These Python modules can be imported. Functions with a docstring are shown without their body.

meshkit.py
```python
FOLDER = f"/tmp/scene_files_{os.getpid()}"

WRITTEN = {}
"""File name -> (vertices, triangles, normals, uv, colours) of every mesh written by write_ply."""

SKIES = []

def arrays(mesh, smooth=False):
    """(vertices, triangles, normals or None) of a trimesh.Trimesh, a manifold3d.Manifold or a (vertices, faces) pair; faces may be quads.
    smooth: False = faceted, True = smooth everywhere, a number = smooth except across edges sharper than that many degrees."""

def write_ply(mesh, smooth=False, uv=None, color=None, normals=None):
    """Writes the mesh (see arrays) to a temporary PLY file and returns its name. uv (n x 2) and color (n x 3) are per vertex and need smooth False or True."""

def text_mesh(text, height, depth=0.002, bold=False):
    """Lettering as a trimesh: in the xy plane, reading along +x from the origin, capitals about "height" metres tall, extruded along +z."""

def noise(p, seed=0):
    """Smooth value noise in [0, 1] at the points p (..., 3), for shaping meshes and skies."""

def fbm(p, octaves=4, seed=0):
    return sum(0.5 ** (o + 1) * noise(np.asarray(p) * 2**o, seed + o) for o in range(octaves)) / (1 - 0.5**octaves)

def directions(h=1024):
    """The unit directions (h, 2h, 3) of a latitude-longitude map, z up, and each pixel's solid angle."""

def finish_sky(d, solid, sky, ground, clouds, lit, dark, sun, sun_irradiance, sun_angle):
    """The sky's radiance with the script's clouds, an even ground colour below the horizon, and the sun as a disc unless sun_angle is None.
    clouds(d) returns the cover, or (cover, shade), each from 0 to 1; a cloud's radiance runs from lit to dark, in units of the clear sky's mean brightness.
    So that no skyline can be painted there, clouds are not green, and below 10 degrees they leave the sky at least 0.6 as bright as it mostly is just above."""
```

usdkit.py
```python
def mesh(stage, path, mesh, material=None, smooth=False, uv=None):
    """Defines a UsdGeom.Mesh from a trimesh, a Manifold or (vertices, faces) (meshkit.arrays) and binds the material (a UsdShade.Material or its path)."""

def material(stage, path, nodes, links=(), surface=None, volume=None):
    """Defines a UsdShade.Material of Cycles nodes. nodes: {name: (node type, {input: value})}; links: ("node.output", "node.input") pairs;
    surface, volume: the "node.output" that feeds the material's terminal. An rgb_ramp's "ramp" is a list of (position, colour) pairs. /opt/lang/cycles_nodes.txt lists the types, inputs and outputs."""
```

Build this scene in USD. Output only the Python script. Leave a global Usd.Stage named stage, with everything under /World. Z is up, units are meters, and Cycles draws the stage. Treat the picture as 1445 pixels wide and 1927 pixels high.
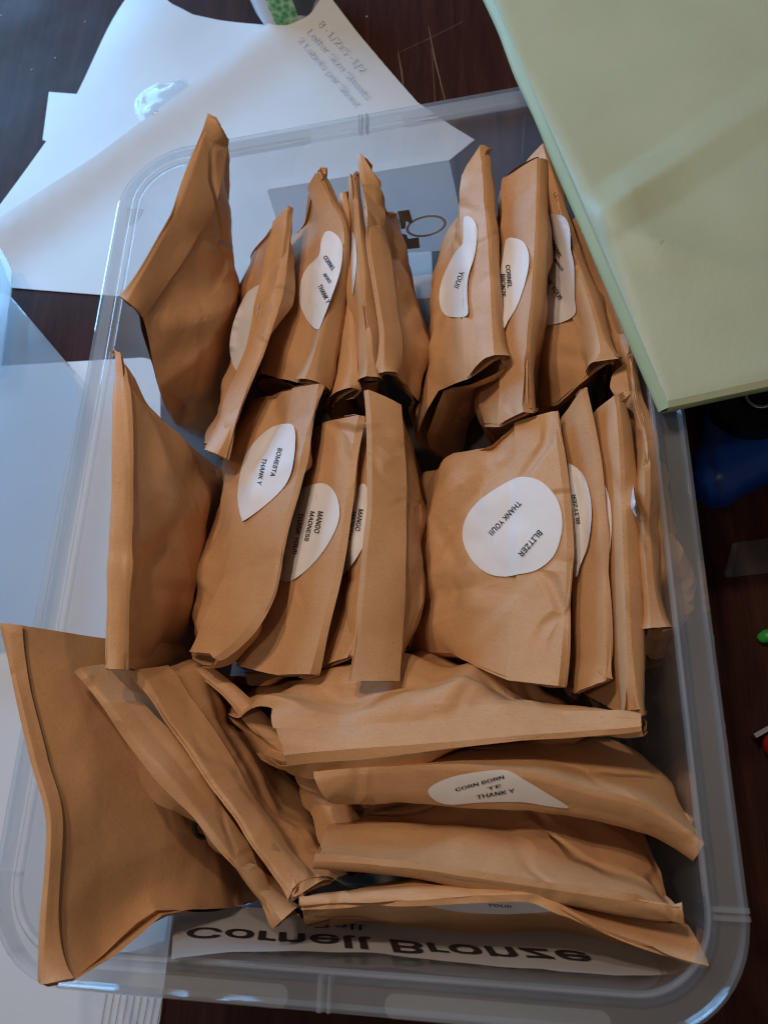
import math, random
import numpy as np, trimesh, usdkit, meshkit
from shapely.geometry import Polygon, Point
from shapely import affinity
from scipy.interpolate import PchipInterpolator
from scipy.spatial import Delaunay
from pxr import Usd, UsdGeom, UsdLux, UsdShade, Sdf, Gf

stage = Usd.Stage.CreateInMemory()
UsdGeom.SetStageUpAxis(stage, UsdGeom.Tokens.z); UsdGeom.SetStageMetersPerUnit(stage, 1.0)
W0 = UsdGeom.Xform.Define(stage, '/World'); stage.SetDefaultPrim(W0.GetPrim())
rng = np.random.default_rng(7); random.seed(7)

# ------------------------------------------------------------------ camera
PW, PH, FPX, ZR = 1445.0, 1927.0, 1450.0, 0.155
RM = np.array([[0.97303887, -0.02391811, 0.22939764], [-0.05927989, 0.93525973, 0.34896295], [-0.22289291, -0.35315318, 0.90862621]])
CAM = np.array([0.13103594, -0.20115352, ZR + 0.43356945])
RW = RM * np.array([1, -1, -1])                      # rows: camera right, down, forward in the world
cam = UsdGeom.Camera.Define(stage, '/World/camera')
M = Gf.Matrix4d(*RW[0], 0, *(-RW[1]), 0, *(-RW[2]), 0, *CAM, 1)
cam.AddTransformOp().Set(M)
cam.CreateFocalLengthAttr(26.0); cam.CreateHorizontalApertureAttr(26.0 * PW / FPX); cam.CreateVerticalApertureAttr(26.0 * PH / FPX)
cam.CreateClippingRangeAttr(Gf.Vec2f(0.01, 50))
cam.CreateExposureAttr(-0.08); cam.CreateFStopAttr(11.0); cam.CreateFocusDistanceAttr(0.50)

def ray(px, py):
    return RW.T @ np.array([(px - PW / 2) / FPX, (py - PH / 2) / FPX, 1.0])
def at(px, py, z):                                     # the point at height z where the photograph shows this pixel
    d = ray(px, py); return CAM + d * ((z - CAM[2]) / d[2])
def on_plane(px, py, p0, n):
    d = ray(px, py); return CAM + d * (np.dot(np.asarray(p0) - CAM, n) / np.dot(d, n))
def to_px(P):
    q = (np.asarray(P) - CAM) @ RW.T
    return np.stack([PW / 2 + FPX * q[:, 0] / q[:, 2], PH / 2 + FPX * q[:, 1] / q[:, 2]], 1), q[:, 2]

# ------------------------------------------------------------------ lights: a cold window at the far left, warm bulbs overhead, the dim room
def look(prim, pos, target):
    f = np.array(target, float) - pos; f /= np.linalg.norm(f)
    r = np.cross(f, [0, 0, 1.0]); r /= np.linalg.norm(r); u = np.cross(r, f)
    UsdGeom.Xformable(prim).AddTransformOp().Set(Gf.Matrix4d(*r, 0, *u, 0, *(-f), 0, *map(float, pos), 1))
def rect(name, pos, target, w, h, power, col):
    l = UsdLux.RectLight.Define(stage, '/World/' + name)
    l.CreateWidthAttr(w); l.CreateHeightAttr(h); l.CreateIntensityAttr(power); l.CreateColorAttr(Gf.Vec3f(*col))
    look(l, np.array(pos, float), target); return l
rect('window_light', (-1.15, 1.25, 0.55), (-0.1, 0.25, 0.0), 1.0, 0.8, 13.0, (0.23, 0.56, 1.0))
for i, (p, k) in enumerate((((-0.26, 0.28, 1.15), 1.0), ((-0.03, 0.40, 1.20), 1.0), ((-0.12, -0.26, 1.17), 0.36))):
    s = UsdLux.SphereLight.Define(stage, '/World/ceiling_bulb' + ('' if i == 0 else '_%03d' % i))
    s.CreateRadiusAttr(0.03); s.CreateIntensityAttr(330.0 * k); s.CreateColorAttr(Gf.Vec3f(1.0, 0.80, 0.64))
    s.AddTranslateOp().Set(Gf.Vec3d(*p))
dome = UsdLux.DomeLight.Define(stage, '/World/room_light')
dm = usdkit.material(stage, '/World/Looks/room_ambient', {'b': ('background_shader', {'color': (1.0, 0.93, 0.88), 'strength': 0.085})}, surface='b.background')
UsdShade.MaterialBindingAPI.Apply(dome.GetPrim()).Bind(dm)

# ------------------------------------------------------------------ materials
def mat(name, nodes, links=(), surface='p.BSDF'):
    return usdkit.material(stage, '/World/Looks/' + name, nodes, links, surface=surface)
def plain(name, col, rough=0.5, **kw):
    return mat(name, {'p': ('principled_bsdf', {'base_color': col, 'roughness': rough, **kw})})
def paper(name, c1, c2, rough=0.6, spec=0.3, scale=60, bump=0.12, bscale=220, fibre=True):
    return mat(name, {
        'tc': ('texture_coordinate', {}),
        'n': ('noise_texture', {'scale': scale, 'detail': 4.0, 'roughness': 0.6}),
        'n2': ('noise_texture', {'scale': bscale, 'detail': 3.0, 'roughness': 0.7}),
        'f': ('mapping', {'scale': (900.0, 120.0, 120.0)}), 'n3': ('noise_texture', {'scale': 6.0, 'detail': 2.0}),
        'mx': ('mix_float', {'fac': 0.35}),
        'r': ('rgb_ramp', {'ramp': [(0.3, c1), (0.7, c2)]}),
        'b': ('bump', {'strength': bump, 'distance': 0.0012}),
        'p': ('principled_bsdf', {'roughness': rough, 'specular_ior_level': spec})},
        [('tc.object', 'n.vector'), ('tc.object', 'n2.vector'), ('tc.object', 'f.vector'), ('f.vector', 'n3.vector'),
         ('n.fac', 'mx.a'), ('n3.fac', 'mx.b'), ('mx.result', 'r.fac'), ('r.color', 'p.base_color'), ('n2.fac', 'b.height'), ('b.normal', 'p.normal')])
def kraft(name, k, seed):
    c1, c2 = tuple(a * k for a in (0.50, 0.265, 0.120)), tuple(a * k for a in (0.615, 0.342, 0.164))
    return mat(name, {
        'tc': ('texture_coordinate', {}), 'loc': ('mapping', {'location': (seed * 3.1, seed * 1.7, 0.0)}),
        'n': ('noise_texture', {'scale': 34.0, 'detail': 5.0, 'roughness': 0.62}),
        'f': ('mapping', {'scale': (60.0, 520.0, 520.0), 'rotation': (0.3, 0.5, 0.2)}), 'n3': ('noise_texture', {'scale': 2.2, 'detail': 3.0, 'roughness': 0.7}),
        'mx': ('mix_float', {'fac': 0.45}), 'r': ('rgb_ramp', {'ramp': [(0.30, c1), (0.70, c2)]}),
        'fl': ('noise_texture', {'scale': 900.0, 'detail': 1.0}), 'fr': ('rgb_ramp', {'ramp': [(0.66, (1, 1, 1)), (0.74, (0.72, 0.66, 0.60))]}), 'fm': ('mix_color', {'blend_type': 'multiply', 'fac': 0.8}),
        'wn': ('noise_texture', {'scale': 14.0, 'detail': 2.0}), 'wm': ('mix', {'mix_type': 'linear_light', 'fac': 0.03}),
        'v': ('voronoi_texture', {'feature': 'distance_to_edge', 'scale': 17.0, 'randomness': 1.0}), 'vr': ('map_range', {'range_type': 'smoothstep', 'from_min': 0.0, 'from_max': 0.10, 'to_min': 0.0, 'to_max': 1.0}),
        'mk': ('noise_texture', {'scale': 9.0, 'detail': 1.0}), 'mr': ('map_range', {'from_min': 0.46, 'from_max': 0.62, 'to_min': 0.0, 'to_max': 0.55}),
        'b1': ('bump', {'distance': 0.0030}), 'n2': ('noise_texture', {'scale': 240.0, 'detail': 4.0, 'roughness': 0.7}), 'b2': ('bump', {'strength': 0.22, 'distance': 0.0010}),
        'p': ('principled_bsdf', {'roughness': 0.52, 'specular_ior_level': 0.38})},
        [('tc.object', 'loc.vector'), ('loc.vector', 'n.vector'), ('loc.vector', 'f.vector'), ('f.vector', 'n3.vector'), ('n.fac', 'mx.a'), ('n3.fac', 'mx.b'), ('mx.result', 'r.fac'),
         ('loc.vector', 'fl.vector'), ('fl.fac', 'fr.fac'), ('r.color', 'fm.a'), ('fr.color', 'fm.b'), ('fm.result', 'p.base_color'),
         ('loc.vector', 'wn.vector'), ('loc.vector', 'wm.color1'), ('wn.color', 'wm.color2'), ('wm.color', 'v.vector'), ('v.distance', 'vr.value'), ('loc.vector', 'mk.vector'), ('mk.fac', 'mr.value'),
         ('vr.result', 'b1.height'), ('mr.result', 'b1.strength'), ('loc.vector', 'n2.vector'), ('n2.fac', 'b2.height'), ('b1.normal', 'b2.normal'), ('b2.normal', 'p.normal')])
KRAFT = [kraft('kraft_paper_%d' % i, k, i) for i, k in enumerate((1.0, 0.95, 1.06, 0.98, 1.03))]
STICKER = paper('white_sticker_paper', (0.74, 0.70, 0.69), (0.79, 0.755, 0.745), 0.55, 0.3, bump=0.05)
WHITE = paper('white_sheet_paper', (0.60, 0.62, 0.64), (0.66, 0.68, 0.70), 0.5, 0.35, scale=14, bump=0.04)
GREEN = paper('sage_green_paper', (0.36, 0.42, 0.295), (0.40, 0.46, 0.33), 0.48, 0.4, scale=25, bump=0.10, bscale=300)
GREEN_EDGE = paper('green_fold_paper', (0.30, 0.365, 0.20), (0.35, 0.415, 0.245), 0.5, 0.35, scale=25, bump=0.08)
INK = plain('black_marker_ink', (0.018, 0.016, 0.018), 0.55)
INK_FAINT = plain('faint_grey_print', (0.56, 0.59, 0.62), 0.6)
INK_PINK = plain('pale_pink_print', (0.78, 0.66, 0.63), 0.6)
INK_BROWN = plain('dark_brown_print', (0.30, 0.25, 0.225), 0.6)
def plastic(name, haze, col, rough=0.10, tint=(0.97, 0.98, 0.99), gl=0.55):
    return mat(name, {'t': ('transparent_bsdf', {'color': tint}), 'd': ('diffuse_bsdf', {'color': col}), 'tl': ('translucent_bsdf', {'color': col}),
                      'n': ('noise_texture', {'scale': 9.0, 'detail': 3.0}), 'mr': ('map_range', {'from_min': 0.3, 'from_max': 0.7, 'to_min': haze * 0.8, 'to_max': haze * 1.2}),
                      'tc': ('texture_coordinate', {}), 'g': ('glossy_bsdf', {'color': (1, 1, 1), 'roughness': rough}), 'lw': ('layer_weight', {'blend': 0.5}), 'pw': ('math', {'math_type': 'power', 'value2': 4.0}), 'fr': ('math', {'math_type': 'multiply_add', 'value2': gl, 'value3': 0.06 * gl}),
                      'dd': ('mix_closure', {'fac': 0.5}), 'a': ('mix_closure', {}), 's': ('mix_closure', {})},
               [('tc.object', 'n.vector'), ('n.fac', 'mr.value'), ('mr.result', 'a.fac'), ('d.BSDF', 'dd.closure1'), ('tl.BSDF', 'dd.closure2'),
                ('t.BSDF', 'a.closure1'), ('dd.closure', 'a.closure2'), ('lw.facing', 'pw.value1'), ('pw.value', 'fr.value1'), ('fr.value', 's.fac'), ('a.closure', 's.closure1'), ('g.BSDF', 's.closure2')], surface='s.closure')
CLEAR = plastic('clear_bin_plastic', 0.125, (0.86, 0.85, 0.85), 0.05, gl=0.8)
FLOORP = plastic('frosted_floor_plastic', 0.26, (0.84, 0.83, 0.83), 0.2)
RIMP = plastic('clear_rim_plastic', 0.14, (0.90, 0.92, 0.93), 0.05, gl=1.0)
FILM = plastic('pale_blue_clear_film', 0.30, (0.60, 0.78, 0.95), 0.15)
CELLO = plastic('clear_cellophane', 0.10, (0.80, 0.84, 0.90), 0.20, gl=0.30)

# ------------------------------------------------------------------ prim helpers
used = {}
def numbered(parent, name):
    k = (str(parent), name); i = used.get(k, 0); used[k] = i + 1
    return name if i == 0 else '%s_%03d' % (name, i)
def tag(prim, **kw):
    p = prim.GetPrim() if hasattr(prim, 'GetPrim') else prim
    for k, v in kw.items():
        if v: p.SetCustomDataByKey(k, v)
    return p
def thing(name, label, category, loc=(0, 0, 0), group=None):
    x = UsdGeom.Xform.Define(stage, '/World/' + numbered('/World', name)); x.AddTranslateOp().Set(Gf.Vec3d(*map(float, loc)))
    x.GetPrim().SetCustomDataByKey('base', Gf.Vec3d(*map(float, loc)))
    return tag(x, label=label, category=category, group=group)
BASE = {}
def obj(name, m, material, parent=None, smooth=False, label=None, base=None):
    par = parent.GetPath() if parent is not None else Sdf.Path('/World')
    v, f = (m.vertices, m.faces) if hasattr(m, 'vertices') else m
    off = np.zeros(3)
    if parent is not None:
        top = parent
        while top.GetPath().GetParentPath() != Sdf.Path('/World'): top = top.GetParent()
        b = top.GetCustomDataByKey('base'); off = np.array(b) if b is not None else np.zeros(3)
    pth = par.AppendChild(numbered(par, name))
    g = usdkit.mesh(stage, str(pth), (np.asarray(v, float) - off, np.asarray(f, int)), material, smooth=smooth)
    if label: tag(g, label=label)
    return g.GetPrim()
def single(name, m, material, label, category, smooth=False, group=None):
    p = obj(name, m, material, None, smooth); return tag(p, label=label, category=category, group=group)

def tri_poly(poly, step):                              # a polygon of any outline as an even sheet of small triangles
    b = np.array(poly.exterior.segmentize(step).coords)[:-1]
    for h in poly.interiors: b = np.vstack([b, np.array(h.segmentize(step).coords)[:-1]])
    x0, y0, x1, y1 = poly.bounds
    gx, gy = np.meshgrid(np.arange(x0 + step / 2, x1, step), np.arange(y0 + step / 2, y1, step)); g = np.stack([gx.ravel(), gy.ravel()], 1)
    inn = poly.buffer(-step * 0.45)
    import shapely
    g = g[shapely.contains_xy(inn, g[:, 0], g[:, 1])]
    p = np.vstack([b, g]); t = Delaunay(p).simplices
    c = p[t].mean(1); t = t[shapely.contains_xy(poly, c[:, 0], c[:, 1])]
    a = np.cross(p[t[:, 1]] - p[t[:, 0]], p[t[:, 2]] - p[t[:, 0]])
    t[a < 0] = t[a < 0][:, ::-1]
    return p, t[np.abs(a) > 1e-12]
def chaikin(p, n=2):
    p = np.asarray(p, float)
    for _ in range(n):
        q = np.roll(p, -1, 0); p = np.stack([0.75 * p + 0.25 * q, 0.25 * p + 0.75 * q], 1).reshape(-1, 2)
    return p
def smooth4(p, n=2):
    p = np.asarray(p, float)
    for _ in range(n):
        m = (9 * (p + np.roll(p, -1, 0)) - np.roll(p, 1, 0) - np.roll(p, -2, 0)) / 16; p = np.stack([p, m], 1).reshape(-1, 2)
    return p
def thick(v, f, t):                                    # a sheet given a thickness (downwards)
    n = len(v); e = np.sort(np.vstack([f[:, [0, 1]], f[:, [1, 2]], f[:, [2, 0]]]), 1)
    ed = np.vstack([f[:, [0, 1]], f[:, [1, 2]], f[:, [2, 0]]])
    _, inv, cnt = np.unique(e, axis=0, return_inverse=True, return_counts=True)
    bd = ed[cnt[inv.ravel()] == 1]
    w = v - np.asarray(t)
    side = np.vstack([np.stack([bd[:, 1], bd[:, 0], bd[:, 0] + n], 1), np.stack([bd[:, 1], bd[:, 0] + n, bd[:, 1] + n], 1)])
    return np.vstack([v, w]), np.vstack([f, f[:, ::-1] + n, side])
def text_flat(text, bold=True):
    m = meshkit.text_mesh(text, 1.0, 0.1, bold=bold)
    top = np.all(m.vertices[m.faces][:, :, 2] > 0.05, axis=1)
    f = m.faces[top]; u, inv = np.unique(f, return_inverse=True)
    return m.vertices[u][:, :2], inv.reshape(-1, 3)

# ------------------------------------------------------------------ the table
def tabletop():
    m = trimesh.creation.box((3.4, 3.4, 0.03)); m.apply_translation((0.0, 0.3, -0.015))
    wood = mat('dark_stained_wood', {
        'tc': ('texture_coordinate', {}), 'mp': ('mapping', {'rotation': (0, 0, 0.12), 'scale': (28.0, 1.6, 1.0)}),
        'n': ('noise_texture', {'scale': 3.0, 'detail': 6.0, 'roughness': 0.62, 'distortion': 0.6}),
        'mp2': ('mapping', {'rotation': (0, 0, 0.12), 'scale': (260.0, 9.0, 1.0)}), 'n2': ('noise_texture', {'scale': 4.0, 'detail': 3.0}),
        'mx': ('mix_float', {'fac': 0.4}),
        'r': ('rgb_ramp', {'ramp': [(0.28, (0.022, 0.0075, 0.0055)), (0.52, (0.046, 0.0165, 0.0115)), (0.75, (0.080, 0.031, 0.021))]}),
        'b': ('bump', {'strength': 0.10, 'distance': 0.001}),
        'n3': ('noise_texture', {'scale': 7.0, 'detail': 4.0}), 'rr': ('map_range', {'from_min': 0.3, 'from_max': 0.7, 'to_min': 0.5, 'to_max': 0.68}),
        'p': ('principled_bsdf', {'specular_ior_level': 0.06})},
        [('tc.object', 'mp.vector'), ('mp.vector', 'n.vector'), ('tc.object', 'mp2.vector'), ('mp2.vector', 'n2.vector'), ('n.fac', 'mx.a'), ('n2.fac', 'mx.b'),
         ('mx.result', 'r.fac'), ('r.color', 'p.base_color'), ('n2.fac', 'b.height'), ('b.normal', 'p.normal'), ('tc.object', 'n3.vector'), ('n3.fac', 'rr.value'), ('rr.result', 'p.roughness')])
    t = obj('tabletop', m, wood); tag(t, kind='structure', label='dark reddish brown stained wooden tabletop with fine scratches')
    sm = plain('bare_scratch', (0.26, 0.17, 0.12), 0.6)
    for line, w in (([(806, 48), (818, 110), (838, 190)], .0011), ([(749, 97), (755, 130), (760, 168)], .0010), ([(750, 98), (800, 75), (870, 40)], .0005), ([(826, 300), (812, 90)], .0003)):
        p = np.array([at(x, y, 0.0004) for x, y in line]); d = np.gradient(p, axis=0); d /= np.linalg.norm(d, axis=1)[:, None]
        s = np.stack([-d[:, 1], d[:, 0], 0 * d[:, 0]], 1) * w * np.array([[0.4], [1], [0.5]])[:len(p)] if len(p) == 3 else np.stack([-d[:, 1], d[:, 0], 0 * d[:, 0]], 1) * w
        v = np.vstack([p - s / 2, p + s / 2]); n = len(p); f = []
        for i in range(n - 1): f += [[i, i + 1, n + i + 1], [i, n + i + 1, n + i]]
        obj('scratch', (v, np.array(f)[:, ::-1]), sm, t)
    sp = plain('pale_speck', (0.55, 0.42, 0.33), 0.7)
    for x, y in ((104, 108), (2, 28), (160, 40), (60, 130), (1240, 30), (690, 30)):
        c = trimesh.creation.icosphere(1, 0.0011); c.apply_scale((1, 1, .4)); c.apply_translation(at(x, y, 0.0004)); obj('dust_speck', c, sp, t)
tabletop()

# ------------------------------------------------------------------ the storage bin
BW, BL, BR = 0.413, 0.6027, 0.056
def rr_path(d, n=14):                                   # rounded rectangle, inset by d
    w, l, r = BW / 2 - d, BL / 2 - d, max(BR - d, 0.012)
    out = []
    for cx, cy, a0 in ((w - r, l - r, 0), (-w + r, l - r, 90), (-w + r, -l + r, 180), (w - r, -l + r, 270)):
        for a in np.linspace(a0, a0 + 90, n): out.append((cx + r * math.cos(math.radians(a)), cy + r * math.sin(math.radians(a))))
    P = np.array(out); Q = []
    for i in range(len(P)):                             # long sides get a few points of their own
        a, b = P[i], P[(i + 1) % len(P)]; Q.append(a); L = np.linalg.norm(b - a)
        if L > 0.05:
            for t in np.linspace(0, 1, 13)[1:-1]: Q.append(a + (b - a) * t)
    return np.array(Q)
def sweep(profile):                                     # closed profile of (inset, z) swept round the bin
    rings = [np.c_[rr_path(d), np.full(len(rr_path(d)), z)] for d, z in profile]
    n, k = len(rings[0]), len(rings); v = np.vstack(rings); f = []
    i = np.arange(n); j = (i + 1) % n
    for a in range(k):
        b = (a + 1) % k; f += [np.stack([a * n + i, a * n + j, b * n + j], 1), np.stack([a * n + i, b * n + j, b * n + i], 1)]
    m = trimesh.Trimesh(v, np.vstack(f), process=False)
    if m.volume < 0: m.invert()
    return m
FRONT0, FRONTN = np.array([0, -0.2858, 0.150]), np.array([0, -math.cos(0.118), -math.sin(0.118)])
BACK0, BACKN = np.array([0, 0.2858, 0.150]), np.array([0, math.cos(0.118), -math.sin(0.118)])
def build_bin():
    b = thing('storage_bin', 'large clear plastic storage bin packed with brown paper bags', 'storage bin')
    wall = [(0.0170, 0.1535), (0.0185, 0.1500), (0.0325, 0.0200), (0.0365, 0.0080), (0.0440, 0.0040), (0.0440, 0.0025), (0.0370, 0.0030), (0.0310, 0.0060), (0.0275, 0.0190), (0.0160, 0.1480)]
    wall = [(0.0190, 0.1535), (0.0200, 0.1480), (0.0345, 0.0200), (0.0385, 0.0085), (0.0460, 0.0045), (0.0460, 0.0030), (0.0370, 0.0032), (0.0328, 0.0190), (0.0184, 0.1478), (0.0174, 0.1535)]
    obj('wall', sweep(wall), CLEAR, b, 35)
    rim = [(0.0, 0.1400), (0.0, 0.1530), (0.0006, 0.1546), (0.0020, 0.1552), (0.0032, 0.1540), (0.0046, 0.1520), (0.0130, 0.1522), (0.0150, 0.1545), (0.0162, 0.1574), (0.0178, 0.1584), (0.0194, 0.1574), (0.0202, 0.1540),
           (0.0190, 0.1538), (0.0184, 0.1545), (0.0172, 0.1545), (0.0150, 0.1508), (0.0040, 0.1506), (0.0020, 0.1525), (0.0016, 0.1400)]
    obj('rim', sweep(rim), RIMP, b, 40)
    p = rr_path(0.0445); v, f = tri_poly(Polygon(p), 0.03)
    v = np.c_[v, 0.0044 + 0.0006 * np.sin(v[:, 0] * 40)]; obj('floor', thick(v, f, (0, 0, 0.0016)), FLOORP, b, 35)
    def rib(x, y, ang, l=0.0165, w=0.0024, h=0.0065):
        m = trimesh.creation.box((l, w, h)); m.apply_transform(trimesh.transformations.rotation_matrix(ang, (0, 0, 1))); m.apply_translation((x, y, 0.1525)); obj('rib', m, RIMP, b)
    for px, py in ((679, 234), (604, 1880)):
        q = at(px, py, 0.1525); rib(q[0], math.copysign(BL / 2 - 0.0085, q[1]), math.pi / 2)
        rib(q[0] + 0.005, math.copysign(BL / 2 - 0.0085, q[1]), math.pi / 2, w=0.0016)
    for px, py in ((30, 1645), (1372, 1728), (1372, 1712)):
        q = at(px, py, 0.1525); rib(math.copysign(BW / 2 - 0.0085, q[0]), q[1], 0)
    def plate(x0, x1, y0, y1, z, r=0.005):              # flat moulded tabs of the latches under the flange
        poly = Polygon([(x0, y0), (x1, y0), (x1, y1), (x0, y1)]).buffer(-r).buffer(r); v, f = tri_poly(poly, 0.012)
        obj('grip_tab', thick(np.c_[v, np.full(len(v), z)], f, (0, 0, 0.0016)), RIMP, b)
    plate(-0.16, -0.022, -0.3025, -0.2915, 0.1485); plate(0.03, 0.14, -0.3025, -0.2915, 0.1485)
    plate(-0.15, -0.045, 0.287, 0.3025, 0.1492); plate(0.03, 0.15, 0.287, 0.3025, 0.1492)
    for sx, sy in ((-1, 1),):                            # the little gusset in the far left corner
        poly = Polygon([(0, 0), (0.017, -0.004), (0.012, -0.016), (0.002, -0.02)]); v, f = tri_poly(poly, 0.004)
        q = at(243, 395, 0.15); obj('gusset', thick(np.c_[v + q[:2] - (0.004, -0.004), np.full(len(v), 0.149)], f, (0, 0, 0.0015)), RIMP, b)
    # the paper sign on the outside of the near wall, read from outside
    up = np.cross(FRONTN, [1, 0, 0]); up = up if up[2] > 0 else -up
    P0 = FRONT0 - FRONTN * 0.0062
    def uv(px, py): q = on_plane(px, py, P0, FRONTN) - P0; return q[0], q @ up
    top = [(322, 1812), (430, 1800), (560, 1797), (720, 1800), (820, 1812), (920, 1822), (1000, 1830), (1100, 1838), (1160, 1843), (1225, 1843), (1262, 1840), (1300, 1826)]
    pts = [uv(x, y) for x, y in top]
    xs = [p[0] for p in pts]
    lo0, lo1 = uv(329, 1706), uv(1236, 1752); poly = Polygon(pts + [(lo1[0], max(lo1[1], -0.134)), (lo0[0], max(lo0[1], -0.134))]).buffer(0)
    v, f = tri_poly(poly, 0.006)
    wr = 0.0022 * (meshkit.fbm(np.c_[v * 28, 0 * v[:, 0]], 3, 5) - 0.5) + 0.0010
    V = P0 + v[:, :1] * [1, 0, 0] + v[:, 1:] * up + (0.0004 + np.abs(wr))[:, None] * -FRONTN
    sign = obj('paper_sign', (V, f), SIGNP, b, True, label='white paper sign against the near wall, hand lettered in black')
    def letter(text, lo0, lo1, hi0, skew, bold, k):
        a, c, e = np.array(uv(*lo0)), np.array(uv(*lo1)), np.array(uv(*hi0))
        tv, tf = text_flat(text, bold); tv = tv - [tv[:, 0].min(), 0]; tv[:, 0] += tv[:, 1] * skew; tv[:, 0] /= tv[:, 0].max()
        tv = a + tv[:, :1] * (c - a) + tv[:, 1:] * [0, (e - a)[1]]
        wv = 0.0022 * (meshkit.fbm(np.c_[tv * 28, 0 * tv[:, 0]], 3, 5) - 0.5) + 0.0010
        V = P0 + tv[:, :1] * [1, 0, 0] + tv[:, 1:] * up + (np.abs(wv) + 0.0004 + k)[:, None] * -FRONTN
        obj('lettering', (V, tf), INK, sign)
    letter('Cornell Bronze', (356, 1752), (1112, 1798), (356, 1773), 0.3, True, 0.0005)
    letter('Ball', (594, 1742), (692, 1747), (594, 1755), 0.3, False, 0.0005)
    # the printed tag on the outside of the far wall
    up2 = np.cross([1, 0, 0], BACKN); up2 = up2 if up2[2] > 0 else -up2
    def uv2(px, py): q = on_plane(px, py, BACK0 - BACKN * .0090, BACKN) - BACK0; return q[0], q @ up2
    def back_sheet(px, name, m, k, parent, r=0.003):
        poly = Polygon([uv2(x, y) for x, y in px]).buffer(-r).buffer(r) if r else Polygon([uv2(x, y) for x, y in px]); v, f = tri_poly(poly, 0.01 if r else .003)
        return obj(name, (BACK0 + BACKN * k + v[:, :1] * [1, 0, 0] + v[:, 1:] * up2, f[:, ::-1]), m, parent)
    tg = back_sheet([(502, 356), (845, 300), (880, 468), (545, 490)], 'shipping_tag', TAGP, -0.0090, b)
    back_sheet([(748, 396), (770, 393), (776, 414), (772, 420), (764, 414), (763, 428), (755, 430)], 'dark_glyph', INK_BROWN, -0.0096, tg, 0)
    back_sheet([(756, 438), (765, 440), (768, 448), (788, 445), (790, 465), (763, 468)], 'dark_glyph', INK_BROWN, -0.0096, tg, 0)
    ring = [(802 + 38 * math.cos(t), 424 + 20 * math.sin(t) - 0.16 * 38 * math.cos(t)) for t in np.linspace(0, 2 * math.pi, 40)[:-1]]
    rin = [(802 + 33 * math.cos(t), 424 + 16 * math.sin(t) - 0.16 * 33 * math.cos(t)) for t in np.linspace(0, 2 * math.pi, 40)[:-1]]
    poly = Polygon([uv2(*q) for q in ring], [[uv2(*q) for q in rin]]); v, f = tri_poly(poly, 0.003)
    obj('pink_oval', (BACK0 + BACKN * -0.0095 + v[:, :1] * [1, 0, 0] + v[:, 1:] * up2, f[:, ::-1]), INK_PINK, tg)
    return b
SIGN_DY = 0.0
SIGNP = mat('thin_sign_paper', {'d': ('diffuse_bsdf', {'color': (0.60, 0.585, 0.58)}), 't': ('translucent_bsdf', {'color': (0.60, 0.585, 0.58)}), 'm': ('mix_closure', {'fac': 0.35})},
            [('d.BSDF', 'm.closure1'), ('t.BSDF', 'm.closure2')], surface='m.closure')
TAGP = mat('thin_tag_card', {'d': ('diffuse_bsdf', {'color': (0.84, 0.75, 0.71)}), 't': ('translucent_bsdf', {'color': (0.86, 0.77, 0.73)}), 'm': ('mix_closure', {'fac': 0.6})},
           [('d.BSDF', 'm.closure1'), ('t.BSDF', 'm.closure2')], surface='m.closure')
build_bin()

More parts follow.
